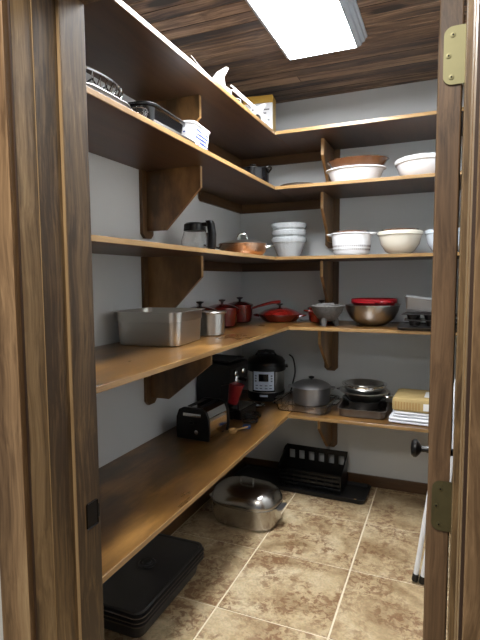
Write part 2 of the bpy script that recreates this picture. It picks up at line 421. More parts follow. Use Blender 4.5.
# ------------------------------------------------------------------ light
lx0, lx1, ly1, ly0 = .622, .972, -.785, -2.0
fx = thing('ceiling_light', 'white rectangular flush LED light glowing on the plank ceiling', 'ceiling light', ((lx0 + lx1) / 2, (ly0 + ly1) / 2, CEIL))
w, d = lx1 - lx0, ly1 - ly0
st = [(.092, -.001), (.092, -.012), (.076, -.018), (.070, -.034), (.048, -.042), (.040, -.058), (.014, -.066), (.008, -.071)]
rings = [rr(w + a, d + a, .004, z, 1) for a, z in st] + [rr(w - .002, d - .002, .003, -.071, 1), rr(w - .002, d - .002, .003, -.001, 1)]
MB().loft(rings, mat=None, closed=True).build('housing', 'fixture', fx, angle=20)
MB().box(-w / 2 + .002, w / 2 - .002, -d / 2 + .002, d / 2 - .002, -.0695, -.064).build('diffuser', 'light', fx)

# ------------------------------------------------------------------ shelves, brackets, cleats
ORD = {1: 'topmost', 2: 'second highest', 3: 'middle', 4: 'second lowest', 5: 'lowest'}
for k in Z:
    z = Z[k]; wl, wb = WL[k], WB[k]
    t = thing('wooden_shelf', {1: 'topmost L-shaped wooden shelf close under the plank ceiling', 2: 'L-shaped wooden shelf second from the top, carrying white dishes',
        3: 'middle L-shaped wooden shelf carrying glass bowls and white colander', 4: 'L-shaped wooden shelf second from the bottom, carrying red cookware',
        5: 'lowest L-shaped wooden shelf, carrying the pressure cooker'}[k], 'shelf', (0, 0, z), group='L-shaped pantry shelves')
    a = MB().box(.001, wl - .003, YF + .002, -.001, -TH, 0, .0012, 1).build('left_board', 'top_y', t)
    b = MB().box(wl + .0006, XR - .001, -wb + .003, -.001, -TH, 0, .0012, 1).build('back_board', 'top_x', t)
    MB().box(.002, wl - .004, YF + .003, -.002, -TH - .0012, -TH - .0001).build('underside', 'under', a)['label'] = 'underside sheet with shade painted in'  # thin dark sheets paint in the shade under the shelf
    MB().box(wl + .0012, XR - .002, -wb + .004, -.002, -TH - .0012, -TH - .0001).build('underside', 'under', b)['label'] = 'underside sheet with shade painted in'
    MB().box(wl - .0028, wl, YF + .002, -wb + .0005, -TH, -.0002, .0011, 2).build('front_edge', 'edge_y', a)['label'] = 'paler front edge of the board'
    MB().box(wl + .0006, XR - .001, -wb, -wb + .0028, -TH, -.0002, .0011, 2).build('front_edge', 'edge_x', b)['label'] = 'paler front edge of the board'
def bracket(k, side):
    z = Z[k] - TH - .0020
    out = .322 if k <= 3 else .365
    L_ = .335 if k > 1 else .302
    G_ = .298 if k > 1 else .285
    place = 'left wall' if side == 'l' else 'back wall'
    ph = {1: 'topmost shelf', 2: 'shelf second from the top', 3: 'middle shelf', 4: 'shelf second from the bottom', 5: 'lowest shelf'}[k]
    t = thing('shelf_bracket', 'stained plywood bracket on the %s under the %s' % (place, ph), 'bracket',
              (0, -1.262, z) if side == 'l' else (.690, 0, z), 0 if side == 'l' else R(-90), 'shelf brackets')
    # local: +x out from the wall, y along the wall
    MB().prism([(-.048, 0), (.048, 0), (.048, -L_ + .022), (.026, -L_), (-.026, -L_), (-.048, -L_ + .022)], .001, .019, 'yz', .0015).build('back_plate', 'plate', t)
    MB().prism([(.0195, -.0005), (out, -.0005), (out, -.105), (.125, -G_), (.0195, -G_)], -.0095, .0095, 'xz', .001).build('gusset', 'brk', t)
    g = MB().box(out + .0003, out + .002, -.0088, .0088, -.104, -.002).build('gusset_edge', 'edge_y', t); g['label'] = 'paler front edge of the gusset'
for k in Z:
    if k != 5: bracket(k, 'l')
    bracket(k, 'b')
bracket(5, 'l')
for k in (1, 2, 3):
    z = Z[k] - TH - .0020
    ph = {1: 'topmost shelf', 2: 'shelf second from the top', 3: 'middle shelf'}[k]
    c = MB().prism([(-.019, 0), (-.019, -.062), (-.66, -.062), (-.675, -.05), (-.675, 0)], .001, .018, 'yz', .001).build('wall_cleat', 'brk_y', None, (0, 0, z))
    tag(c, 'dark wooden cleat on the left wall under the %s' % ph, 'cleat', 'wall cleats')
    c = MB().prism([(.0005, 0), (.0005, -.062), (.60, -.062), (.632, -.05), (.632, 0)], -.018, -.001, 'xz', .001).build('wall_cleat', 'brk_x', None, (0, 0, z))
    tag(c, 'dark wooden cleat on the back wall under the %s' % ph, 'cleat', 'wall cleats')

# ------------------------------------------------------------------ generic vessels
def bowl_prof(r0, r1, h, t=.003, rim=.0, n=8, pw=.5, foot=0.):
    """solid-walled open bowl, from base radius r0 to rim r1"""
    out = []
    if foot: out += [(0, .002), (r0 * .9, .002), (r0 * .92, 0), (r0, 0), (r0, foot)]
    else: out += [(0, 0), (r0, 0)]
    for i in range(1, n + 1):
        u = i / n; out.append((r0 + (r1 - r0) * sin(u * pi / 2) ** (2 * pw), foot + (h - foot) * (1 - cos(u * pi / 2)) ** .9))
    if rim: out += [(r1 + rim, h - .001), (r1 + rim, h + t)]
    out.append((r1 - t, h + (t if rim else 0)))
    for i in range(n - 1, -1, -1):
        u = i / n; out.append((max(.001, r0 + (r1 - r0) * sin(u * pi / 2) ** (2 * pw) - t), foot + t + (h - foot - t) * (1 - cos(u * pi / 2)) ** .9))
    out.append((0, foot + t))
    return out
def pot_prof(r, h, t=.003, rb=.012, taper=0., rim=.003):
    r0 = r - taper
    p = [(0, 0), (r0 - rb, 0), (r0 - rb * .3, rb * .3), (r0, rb)]
    p += [(r, h - .004), (r + rim, h - .003), (r + rim, h), (r - t, h), (r0 - t, rb), (r0 - rb, t), (0, t)]
    return p
def arc(cx, cy, r, a0, a1, z, n=8): return [(cx + r * cos(R(a0 + (a1 - a0) * i / n)), cy + r * sin(R(a0 + (a1 - a0) * i / n)), z) for i in range(n + 1)]

# ================================================================== TOP SHELF
t = thing('wire_rack', 'white wire rack with plastic end panels on the topmost shelf edge', 'rack', on(1, .352, -.865))
for yy, nm in ((-.26, 0), (.285, 1)):
    e = MB().prism([(-.085, 0), (.075, 0), (.072, .035), (.04, .055), (.034, .10), (.06, .138), (.048, .146), (-.0, .130), (-.05, .085), (-.075, .04)], yy - .006, yy + .006, 'xz', .002)
    e.build('end_panel', 'white', t)
for xx, zz in ((.078, .034), (.070, .056), (-.05, .02), (0, .012), (.03, .008)):
    MB().tube([(xx, -.254, zz), (xx, .279, zz)], .0042, 8).build('rod', 'white', t)
MB().tube([(-.03, -.268, .10), (-.05, -.36, .13), (-.04, -.46, .135)], .002, 6).build('wire', 'white', t)
MB().tube([(.0, .02, .012), (.0, .03, .07), (-.01, .05, .10), (-.03, .04, .105)], .0028, 6).build('hook', 'white', t)
MB().tube([(.03, .10, .010), (.02, .15, .09), (.01, .18, .118), (-.01, .17, .112)], .0028, 6).build('hook', 'white', t)
MB().box(.02, .06, .15, .2, .018, .045, .006).build('clip', 'black', t)['label'] = 'small black clip'

t = thing('cardboard_box', 'white printed carton with yellow top standing at the end of the wire rack', 'box', on(1, .285, -.352), R(8))
MB().box(-.095, .095, -.055, .055, .0, .215, .002, 1).build('carton_body', 'carton', t)
MB().box(-.096, .096, -.056, .056, .2154, .262, .002, 1).build('carton_lid', 'cartony', t)['label'] = 'yellow upper part of the carton'
pm = MB()
for i in range(5): pm.box(-.07 + .012 * (i % 2), .075 - .02 * (i % 3), -.0562, -.0555, .17 - i * .022, .178 - i * .022)
pm.box(-.05, .06, -.0562, -.0555, .03, .065)
pm.build('print', 'print', t)
MB().box(.0956, .0962, -.05, .05, .004, .212).build('side_panel', 'kraft', t)['label'] = 'tan side of the carton'

# ================================================================== SECOND SHELF
# left run: cut-glass dish on silver tray
t = thing('silver_tray', 'ornate silver tray lying on the second highest shelf beside the door frame', 'tray', on(2, .288, -2.065), R(0))
t.scale = (.80, .70, 1)
MB().loft([se(.14, .23, 0, 3), se(.145, .235, .004, 3), se(.165, .26, .018, 3), se(.168, .264, .022, 3), se(.16, .255, .020, 3), se(.14, .23, .007, 3)]).build('tray_base', 'oldsilver', t)
rp = [(a, b, .024) for a, b, _ in se(.163, .26, 0, 3, 40)]
MB().tube(rp, lambda u: .0045 + .002 * sin(u * 2 * pi * 26), 8, close=True, smooth=False).build('beaded_rim', 'oldsilver', t)
for sy in (-1, 1):
    MB().tube([(-.05, sy * .255, .022), (-.045, sy * .285, .04), (0, sy * .295, .046), (.045, sy * .285, .04), (.05, sy * .255, .022)], .004, 8).build('handle', 'chrome', t)
t = thing('wire_basket', 'ornate openwork silver basket standing on the silver tray', 'basket', on(2, .30, -2.06, .009), R(2))
t.scale = (.9, .9, 1.0)
n_ = 64
MB().tube([(.085 * cos(2 * pi * k / n_), .15 * sin(2 * pi * k / n_), .003) for k in range(n_)], .0035, 6, close=True, smooth=False).build('base_ring', 'chrome', t)
MB().tube([(.11 * cos(2 * pi * k / n_), .19 * sin(2 * pi * k / n_), .075) for k in range(n_)], .0045, 6, close=True, smooth=False).build('top_ring', 'chrome', t)
MB().tube([((.098 + .013 * cos(pi * k)) * cos(2 * pi * k / n_), (.17 + .019 * cos(pi * k)) * sin(2 * pi * k / n_), .040 + .033 * cos(pi * k)) for k in range(n_)], .0028, 6, close=True, smooth=False).build('lattice', 'chrome', t)
MB().tube([((.1) * cos(2 * pi * k / n_), (.172) * sin(2 * pi * k / n_), .040 + .012 * cos(pi * k / 2)) for k in range(n_)], .003, 6, close=True, smooth=False).build('middle_ring', 'iron', t)
t = thing('glass_dish', 'small clear pressed glass dish between the silver tray and black roasting pan', 'dish', on(2, .402, -1.885))
t.scale = (.72, .72, .8)
MB().lathe([(0, 0), (.026, 0), (.03, .004), (.042, .04), (.045, .042), (.042, .044), (.026, .008), (0, .005)], 40, wave=10, wamp=.04).build('dish_body', 'glass', t)

t = thing('roasting_pan', 'black roasting pan with bright rim on the second highest shelf', 'pan', on(2, .262, -1.685), R(2))
MB().loft([rr(.24, .26, .03, 0), rr(.26, .28, .04, .006), rr(.28, .31, .05, .072), rr(.295, .325, .055, .075), rr(.295, .325, .055, .078), rr(.275, .305, .048, .078), rr(.25, .27, .035, .01)]).build('pan_body', 'enamelb', t)
MB().tube([(a, b, .0815) for a, b, _ in rr(.293, .323, .055, 0)], .0028, 6, close=True, smooth=False).build('rim', 'black', t)
t = thing('baking_sheet', 'thin baking sheet lying in front of the black roasting pan', 'tray', on(2, .4195, -1.68))
MB().box(-.02, .018, -.17, .15, .0, .005, .002).box(-.02, .018, -.17, .15, .0052, .010, .002).build('sheet', 'mtin', t)

t = thing('plastic_tub', 'white plastic tub with blue printing on the second highest shelf', 'tub', on(2, .328, -1.395), R(5))
MB().loft([rr(.118, .190, .03, 0), rr(.124, .196, .032, .006), rr(.142, .214, .036, .104), rr(.152, .224, .038, .105), rr(.152, .224, .038, .113), rr(.140, .212, .034, .113), rr(.118, .190, .03, .01)]).build('tub_body', 'white', t)
random.seed(3)
for side in (0, 1):
    q = MB()
    for i in range(5):
        z0 = .020 + i * .0155
        off = .0625 + .0088 * z0 / .104 + (.036 if side == 0 else 0)
        lim = .032 if side == 0 else .068
        c0 = -lim
        while c0 < lim - .006:
            wd = .006 + .016 * random.random(); c1 = min(c0 + wd, lim)
            if random.random() < .8:
                if side == 0: q.box(c0, c1, -off - .0014, -off + .001, z0, z0 + .004 + .005 * random.random())
                else: q.box(off - .001, off + .0014, c0, c1, z0, z0 + .004 + .005 * random.random())
            c0 = c1 + .004
    q.build('blue_print', 'blueprint', t)
random.seed(11)

t = thing('saucepan', 'small black lidded pot in the corner of the second highest shelf', 'pot', on(2, .258, -.41))
MB().lathe(pot_prof(.104, .128, .003), 40).build('pot_body', 'enamelb', t)
MB().lathe([(0, .143), (.05, .141), (.09, .136), (.107, .1305), (.107, .1285), (0, .1285)], 40).build('lid', 'black', t)
MB().lathe([(0, 0), (.009, 0), (.009, .012), (.02, .018), (.02, .024), (0, .027)], 20).build('lid_knob', 'black', t, (0, 0, .1425))
for s_ in (0, 180):
    a = R(s_ - 10)
    MB().tube([(.098 * cos(a) - .03 * sin(a), .098 * sin(a) + .03 * cos(a), .108), (.125 * cos(a) - .02 * sin(a), .125 * sin(a) + .02 * cos(a), .132), (.125 * cos(a) + .02 * sin(a), .125 * sin(a) - .02 * cos(a), .132), (.098 * cos(a) + .03 * sin(a), .098 * sin(a) - .03 * cos(a), .128)], .006, 8).build('handle', 'black', t)
t = thing('pizza_pan', 'thin dark round pan lying on the second highest shelf beside the black pot', 'pan', on(2, .525, -.27))
MB().lathe([(0, 0), (.10, 0), (.115, .02), (.125, .034), (.122, .035), (.11, .02), (.098, .004), (0, .004)], 48).build('pan_body', 'dsteel', t)

t = thing('oval_dish', 'white oval baking dish under the brown one beside the back bracket', 'dish', on(2, .893, -.31))
MB().lathe([(0, 0), (.115, 0), (.135, .012), (.168, .085), (.182, .090), (.182, .096), (.162, .092), (.13, .016), (.11, .006), (0, .006)], 56, 1, .72).build('dish_body', 'whitec', t)
t = thing('oval_dish', 'brown glazed oval baking dish nested on the white oval dish', 'dish', on(2, .905, -.305, .034))
MB().lathe([(0, 0), (.10, 0), (.118, .01), (.148, .06), (.178, .105), (.186, .112), (.180, .116), (.168, .106), (.14, .06), (.11, .014), (.09, .006), (0, .006)], 56, 1, .70).build('dish_body', 'brown', t)

t = thing('mixing_bowl', 'wide white bowl with thick rim on the second highest shelf', 'bowl', on(2, 1.295, -.30))
MB().lathe([(0, 0), (.10, 0), (.105, .006), (.145, .04), (.163, .088), (.172, .094), (.174, .112), (.170, .117), (.162, .113), (.156, .088), (.138, .045), (.10, .012), (0, .01)], 56).build('bowl_body', 'whitec', t)

# ================================================================== MIDDLE SHELF
t = thing('glass_carafe', 'clear glass coffee carafe with black handle on the middle shelf', 'carafe', on(3, .165, -1.035), R(-8))
t.scale = (1.1, 1.1, 1.1)
def thin(prof, th=.002):
    inn = [(max(0, r - th), z + (th if i == 0 or z < .004 else 0)) for i, (r, z) in enumerate(prof)]
    return prof + list(reversed(inn))
MB().lathe(thin([(0, 0), (.055, 0), (.064, .006), (.071, .03), (.068, .065), (.054, .11), (.05, .128)]), 40).build('glass_body', 'glass', t)
MB().lathe([(.0495, .112), (.0555, .112), (.0535, .142), (.044, .150), (0, .152), (0, .148), (.04, .146), (.0495, .14)], 40).build('lid', 'black', t)
MB().loft([[(x0 + a, b, z) for a, b, _ in rr(.036, .034, .012, 0, 3)] for x0, z in ((.088, .010), (.100, .03), (.102, .09), (.094, .142), (.086, .156))]).build('handle', 'black', t)
MB().box(.03, .104, -.012, .012, .1305, .150, .006).build('handle_arm', 'black', t)
MB().box(.070, .078, -.008, .008, .02, .1, .002).build('handle_strap', 'chrome', t)

t = thing('saute_pan', 'copper saute pan with lid and steel handles on the middle shelf', 'pan', on(3, .262, -.60), R(28))
MB().lathe([(0, 0), (.10, 0), (.125, .008), (.142, .03), (.146, .072), (.149, .076), (.145, .077), (.138, .03), (.12, .012), (0, .006)], 56).build('pan_body', 'copper', t)
MB().lathe([(0, .104), (.03, .103), (.08, .098), (.12, .088), (.147, .0785), (.147, .0775), (0, .0775)], 56).build('lid', 'steel', t)
MB().tube([(-.03, 0, .102), (-.024, 0, .132), (0, 0, .140), (.024, 0, .132), (.03, 0, .102)], .005, 8).build('lid_handle', 'chrome', t)
MB().tube([(.142, -.035, .055), (.185, -.028, .068), (.19, 0, .07), (.185, .028, .068), (.142, .035, .055)], .005, 8).build('side_handle', 'chrome', t)
MB().loft([[(x, a, z + b) for a, b, _ in rr(w_, .010, .004, 0, 2)] for x, z, w_ in ((-.14, .052, .03), (-.18, .062, .024), (-.22, .07, .028), (-.232, .071, .018))]).build('long_handle', 'dsteel', t)

g = 'stack of pressed glass bowls'
for i, (dz, lb) in enumerate(((0., 'pressed glass bowl at the bottom of the stack of three'), (.046, 'pressed glass bowl in the middle of the stack of three'), (.092, 'pressed glass bowl on top of the stack of three'))):
    pr = [(0, .002), (.066, .002), (.067, 0), (.072, 0), (.074, .006), (.092, .05), (.107, .095), (.112, .098), (.116, .112), (.116, .128), (.112, .130), (.110, .126), (.108, .112), (.102, .100), (.086, .05), (.068, .010), (0, .008)]
    b_ = MB().lathe(pr, 72, wave=24, wamp=.008).build('glass_bowl', 'frost', None, on(3, .452, -.25, dz + .002 + .0004 * i))
    tag(b_, lb, 'bowl', g)

t = thing('colander', 'white plastic colander with two handles on the middle shelf', 'colander', on(3, .868, -.28))
prof = [(0, 0), (.09, 0), (.10, .006), (.108, .02), (.114, .045), (.122, .13), (.128, .135), (.128, .142), (.120, .142), (.117, .13), (.110, .045), (.104, .022), (.09, .008), (0, .006)]
MB().lathe(prof, 56).build('colander_body', 'white', t)
q = MB()
for k in range(56):
    a = 2 * pi * k / 56
    for (zz, rr_) in ((.060, .1155), (.040, .1131)):
        q.box(-.0022, .0022, -.0006, .0006, -.006, .006, mat=Matrix.Rotation(a, 4, 'Z') @ Matrix.Translation((rr_ + .0002, 0, zz)) @ Matrix.Rotation(R(90), 4, 'Z'))
o_ = q.build('drain_holes', 'groove', t); o_['label'] = 'dark drain slots around the base'
for s_ in (1, -1):
    MB().tube([(s_ * .122, -.045, .135), (s_ * .142, -.035, .137), (s_ * .149, 0, .137), (s_ * .142, .035, .137), (s_ * .122, .045, .135)], .0055, 8).build('handle', 'white', t)
t = thing('stoneware_bowl', 'dark brown bowl nested inside the white colander', 'bowl', on(3, .868, -.28, .065))
MB().lathe(bowl_prof(.05, .105, .088, .004), 48).build('bowl_body', 'brown', t)
t = thing('cream_bowl', 'cream ceramic mixing bowl beside the white colander', 'bowl', on(3, 1.158, -.27))
MB().lathe([(0, 0), (.058, 0), (.06, .008), (.085, .025), (.112, .065), (.124, .115), (.132, .120), (.133, .138), (.129, .142), (.123, .138), (.117, .11), (.10, .06), (.07, .022), (0, .014)], 56).build('bowl_body', 'cream', t)
t = thing('stoneware_bowl', 'dark brown bowl nested inside the cream ceramic bowl', 'bowl', on(3, 1.158, -.27, .068))
MB().lathe(bowl_prof(.045, .108, .085, .004), 48).build('bowl_body', 'brown', t)
t = thing('blue_bowl', 'pale blue ceramic bowl behind the door edge on the middle shelf', 'bowl', on(3, 1.420, -.28))
MB().lathe([(0, 0), (.058, 0), (.06, .008), (.085, .025), (.108, .065), (.117, .115), (.123, .118), (.124, .136), (.120, .139), (.114, .135), (.108, .11), (.092, .06), (.07, .022), (0, .014)], 56).build('bowl_body', 'blue', t)

# ================================================================== SHELF 4 (red cookware)
t = thing('hotel_pan', 'deep rectangular stainless steel pan on the left shelf', 'pan', on(4, .196, -1.445), R(6))
MB().loft([rr(.275, .275, .03, 0), rr(.295, .295, .04, .004), rr(.300, .300, .042, .02), rr(.308, .308, .045, .105), rr(.316, .316, .048, .107), rr(.318, .318, .048, .148),
           rr(.345, .345, .05, .149), rr(.345, .345, .05, .151), rr(.312, .312, .045, .151), rr(.302, .302, .042, .107), rr(.290, .290, .038, .012), rr(.27, .27, .03, .006)]).build('pan_body', 'steel', t)
t = thing('bain_marie_pot', 'small round stainless steel pot next to the deep rectangular pan', 'pot', on(4, .285, -1.10))
MB().lathe([(0, 0), (.066, 0), (.072, .006), (.074, .112), (.080, .114), (.083, .121), (.08, .125), (.0725, .122), (.071, .01), (0, .006)], 44).build('pot_body', 'steel', t)

def red_pot(loc, label, r, h, rz=0, name='dutch_oven', handles=True, long=False):
    t = thing(name, label, 'pot', loc, rz)
    MB().lathe(pot_prof(r, h, .005, .02, .008, .003), 48).build('pot_body', 'red', t)
    MB().lathe([(0, h + .028), (r * .45, h + .025), (r * .8, h + .015), (r + .002, h + .006), (r + .004, h + .001), (0, h + .0006)], 48).build('lid', 'red', t)
    MB().lathe([(0, 0), (.008, 0), (.008, .012), (.021, .02), (.022, .026), (0, .030)], 24).build('lid_knob', 'black', t, (0, 0, h + .0275))
    if handles:
        for s_ in ((1, -1) if not long else (-1,)):
            MB().tube([(s_ * (r - .004), -.04, h - .02), (s_ * (r + .028), -.028, h - .012), (s_ * (r + .032), 0, h - .011), (s_ * (r + .028), .028, h - .012), (s_ * (r - .004), .04, h - .02)], .006, 8).build('handle', 'red', t)
    if long:
        MB().tube([(r - .005, 0, h - .02), (r + .06, 0, h + .0), (r + .13, 0, h + .018), (r + .19, 0, h + .024)], lambda u: .008 + .003 * u, 10).build('long_handle', 'red', t)
    return t
red_pot(on(4, .135, -.93), 'red enamel pot mostly hidden behind the small steel pot', .094, .112)
red_pot(on(4, .15, -.665), 'red enamel lidded pot, middle of the three against the left wall', .098, .112, R(60))
red_pot(on(4, .14, -.36), 'red enamel saucepan with long handle near the corner', .088, .115, R(10), 'saucepan', True, True)
t = thing('braiser', 'wide shallow red enamel braiser with black knob in the corner', 'pan', on(4, .375, -.21), R(8))
MB().lathe([(0, 0), (.10, 0), (.115, .008), (.142, .04), (.146, .050), (.141, .050), (.11, .014), (0, .006)], 56).build('pan_body', 'red', t)
MB().lathe([(0, .096), (.05, .093), (.10, .080), (.135, .060), (.150, .0525), (.150, .0505), (0, .0505)], 56).build('lid', 'red', t)
MB().lathe([(0, 0), (.008, 0), (.008, .012), (.022, .02), (.023, .026), (0, .03)], 24).build('lid_knob', 'black', t, (0, 0, .0955))
for s_ in (1, -1):
    MB().tube([(s_ * .138, -.04, .038), (s_ * .172, -.03, .044), (s_ * .178, 0, .045), (s_ * .172, .03, .044), (s_ * .138, .04, .038)], .006, 8).build('handle', 'red', t)
red_pot(on(4, .662, -.20), 'red enamel pot behind the stone mortar', .09, .094, R(50))
t = thing('stone_mortar', 'grey volcanic stone mortar on three legs', 'mortar', on(4, .75, -.41))
MB().lathe([(0, .03), (.04, .032), (.062, .048), (.088, .085), (.102, .122), (.098, .128), (.086, .124), (.072, .09), (.05, .062), (0, .05)], 44, wave=7, wamp=.015).build('mortar_bowl', 'stone', t)
for a in (-100, 20, 140):
    MB().tube([(.045 * cos(R(a)), .045 * sin(R(a)), .055), (.054 * cos(R(a)), .054 * sin(R(a)), .025), (.057 * cos(R(a)), .057 * sin(R(a)), .0)], lambda u: .02 - .007 * u, 10).build('leg', 'stone', t)
t = thing('stone_pestle', 'dark stone pestle resting in the grey mortar', 'pestle', on(4, .743, -.40, .092), 0)
MB().tube([(-.052, 0, .018), (-.01, 0, .026), (.045, .01, .034)], lambda u: .026 - .010 * u, 12).build('pestle_body', M['stone'], t)

t = thing('mixing_bowl', 'wide stainless steel mixing bowl holding the red colander', 'bowl', on(4, 1.005, -.29))
MB().lathe([(0, 0), (.06, 0), (.09, .01), (.13, .045), (.156, .09), (.164, .124), (.171, .126), (.171, .129), (.162, .128), (.152, .09), (.126, .048), (.088, .014), (.06, .004), (0, .003)], 64).build('bowl_body', 'steel', t)
t = thing('red_colander', 'bright red plastic colander sitting inside the stainless steel bowl', 'colander', on(4, 1.012, -.285, .047))
MB().lathe([(0, 0), (.075, 0), (.10, .02), (.125, .088), (.138, .094), (.138, .115), (.133, .118), (.129, .112), (.12, .09), (.095, .024), (0, .005)], 56).build('colander_body', 'redp', t)
MB().tube([(.03, -.137, .1), (.06, -.172, .104), (.11, -.155, .104), (.118, -.085, .1)], .006, 8).build('handle', 'redp', t)

# pans at the right end of shelf 4
t = thing('baking_sheet', 'dark flat baking sheet at the bottom of the pan pile on the red cookware shelf', 'tray', on(4, 1.355, -.36))
MB().loft([rr(.33, .36, .02, 0), rr(.34, .37, .02, .003), rr(.37, .40, .025, .014), rr(.375, .405, .025, .015), rr(.36, .39, .022, .015), rr(.335, .365, .02, .006)]).build('sheet', 'mtin', t)
def muffin(loc, rz, label, mt, n=(3, 2)):
    t = thing('muffin_tin', label, 'muffin tin', loc, rz, 'muffin tins')
    W, D = .095 * n[0] + .02, .095 * n[1] + .02
    MB().box(-W / 2, W / 2, -D / 2, D / 2, .030, .033, .001, 1).build('plate', mt, t)
    for i in range(n[0]):
        for j in range(n[1]):
            c = MB().lathe([(0, 0), (.027, 0), (.036, .0295), (.033, .0296), (.025, .002), (0, .002)], 20)
            c.build('cup', mt, t, ((i - (n[0] - 1) / 2) * .095, (j - (n[1] - 1) / 2) * .095, 0))
muffin(on(4, 1.35, -.34, .0155), R(4), 'dark muffin tin lying directly in the flat baking sheet', 'mtin')
muffin(on(4, 1.345, -.33, .0495), R(-3), 'dark muffin tin stacked on the other one, under the loaf pan', 'mtin')
t = thing('loaf_pan', 'shiny loaf pan lying tilted on the dark muffin tins', 'pan', on(4, 1.30, -.37, .080), rot=(R(4), R(8), R(5)))
t.location.z += .022
MB().loft([rr(.18, .08, .01, 0), rr(.185, .085, .01, .002), rr(.215, .11, .012, .07), rr(.225, .12, .012, .071), rr(.225, .12, .012, .073), rr(.21, .105, .01, .072), rr(.18, .08, .01, .004)]).build('pan_body', 'alu', t)

# ================================================================== SHELF 5
# toaster
t = thing('toaster', 'black and chrome toaster on the lowest shelf', 'toaster', on(5, .222, -1.075), R(-3))
sec = [(-.09, .012), (-.095, .05), (-.092, .12), (-.078, .158), (-.05, .172), (.05, .172), (.078, .158), (.092, .12), (.095, .05), (.09, .012)]
MB().prism(sec, -.10, .10, 'xz', .004).build('chrome_body', 'chrome', t)
for yy in (-.118, .1005):
    MB().prism([(a * 1.07, b * 1.05 - .006 if b > .02 else .004) for a, b in sec], yy, yy + .0175, 'xz', .005).build('end_cap', 'black', t)
for xx in (-.034, .034):
    MB().box(xx - .014, xx + .014, -.085, .085, .1722, .1740, .001, 1).build('bread_slot', 'blackm', t)
MB().box(-.055, .055, -.1215, -.1185, .128, .146, .003).build('front_band', 'chrome', t)['label'] = 'chrome band'
MB().box(-.012, .012, -.135, -.1188, .09, .105, .004).build('lever', 'black', t)
MB().lathe([(0, 0), (.013, 0), (.012, .010), (0, .012)], 20).build('dial', 'chrome', t, (.03, -.1188, .05), (R(90), 0, 0))
for sx in (-1, 1):
    for sy in (-1, 1): MB().lathe([(0, 0), (.010, 0), (.010, .013), (0, .013)], 14).build('foot', 'blackm', t, (sx * .07, sy * .08, -.0))

# coffee machine
t = thing('espresso_machine', 'black espresso machine with chrome spout on the lowest shelf', 'coffee machine', on(5, .13, -.64), R(-4))
MB().prism([(-.11, .0), (.14, .0), (.14, .05), (.06, .055), (.06, .20), (.12, .215), (.13, .30), (.12, .33), (-.09, .34), (-.11, .32)], -.125, .125, 'xz', .006).build('machine_body', 'black', t)
MB().box(-.10, .11, -.105, .105, .341, .352, .004).build('top_tray', 'blackm', t)
MB().lathe([(0, 0), (.034, 0), (.036, .02), (.03, .045), (0, .045)], 28).build('brew_head', 'chrome', t, (.098, -.02, .212))
MB().tube([(.135, -.02, .232), (.16, -.02, .231), (.185, -.02, .226)], .009, 10).build('filter_handle', 'black', t)
MB().lathe([(0, 0), (.018, 0), (.018, .012), (.012, .018), (0, .018)], 24).build('dial', 'chrome', t, (.1285, -.07, .275), (0, R(90), 0))
MB().lathe([(0, 0), (.018, 0), (.018, .012), (.012, .018), (0, .018)], 24).build('dial', 'chrome', t, (.1285, .03, .275), (0, R(90), 0))
MB().box(.0655, .19, -.12, .12, .0505, .058, .003).build('drip_tray', 'black', t)
MB().box(.1405, .19, -.11, .11, .0, .050, .005).build('water_drawer', 'black', t)
MB().box(.072, .184, -.11, .11, .0582, .0610, .001, 1).build('drip_grid', 'chrome', t)
t = thing('milk_jug', 'small black jug under the tilted red cup', 'jug', on(5, .245, -.735, .0615), R(20))
MB().lathe([(0, 0), (.026, 0), (.028, .004), (.026, .018), (.02, .021), (0, .021)], 28).build('jug_body', 'black', t)
t = thing('red_cup', 'tilted red plastic cup in front of the espresso machine', 'cup', on(5, .245, -.735, .085), rot=(0, R(12), R(20)))
t.location.z += .0048
MB().lathe([(0, 0), (.030, 0), (.031, .004), (.045, .118), (.048, .119), (.048, .124), (.044, .124), (.043, .118), (.029, .006), (0, .005)], 36).build('cup_body', 'redp', t)
MB().lathe([(.0462, .1195), (.0488, .1195), (.0488, .1248), (.0462, .1248)], 36).build('rim', 'redp', t)
# small clutter
t = thing('power_cord', 'coiled black power cord beside the red cup', 'cord', on(5, .375, -.78))
pts = []
for i in range(34):
    a = i * .72; pts.append((.042 * cos(a) * (1 + .15 * sin(i)), .055 * sin(a) * (1 + .1 * cos(i * 2)), .006 + .0016 * i))
pts += [(.03, .08, .03), (.02, .12, .006), (-.01, .15, .006)]
MB().tube(pts, .0042, 7).build('cord', 'black', t)
MB().box(-.035, -.005, .15, .175, .0, .02, .005).build('plug', 'black', t)
o_ = MB().box(-.016, .03, -.014, .014, .0, .02, .004).build('blue_clip', 'bluep', None, on(5, .395, -.895), (0, 0, R(15))); tag(o_, 'small dark blue clip in front of the coiled cord', 'clip')
t = thing('wooden_scoop', 'small tan wooden scoop beside the toaster', 'scoop', on(5, .365, -1.0), R(50))
MB().lathe([(0, 0), (.014, 0), (.02, .012), (.022, .024), (.019, .024), (.015, .01), (0, .004)], 24, 1.25, 1).build('scoop_bowl', 'tan', t)
MB().tube([(.024, 0, .018), (.06, 0, .02), (.09, 0, .022)], .005, 8).build('handle', 'tan', t)
t = thing('steel_saucer', 'small bright steel saucer in front of the pressure cooker', 'dish', on(5, .295, -.44))
MB().lathe([(0, 0), (.03, 0), (.05, .014), (.052, .015), (.05, .017), (.03, .004), (0, .003)], 32).build('saucer', 'chrome', t)

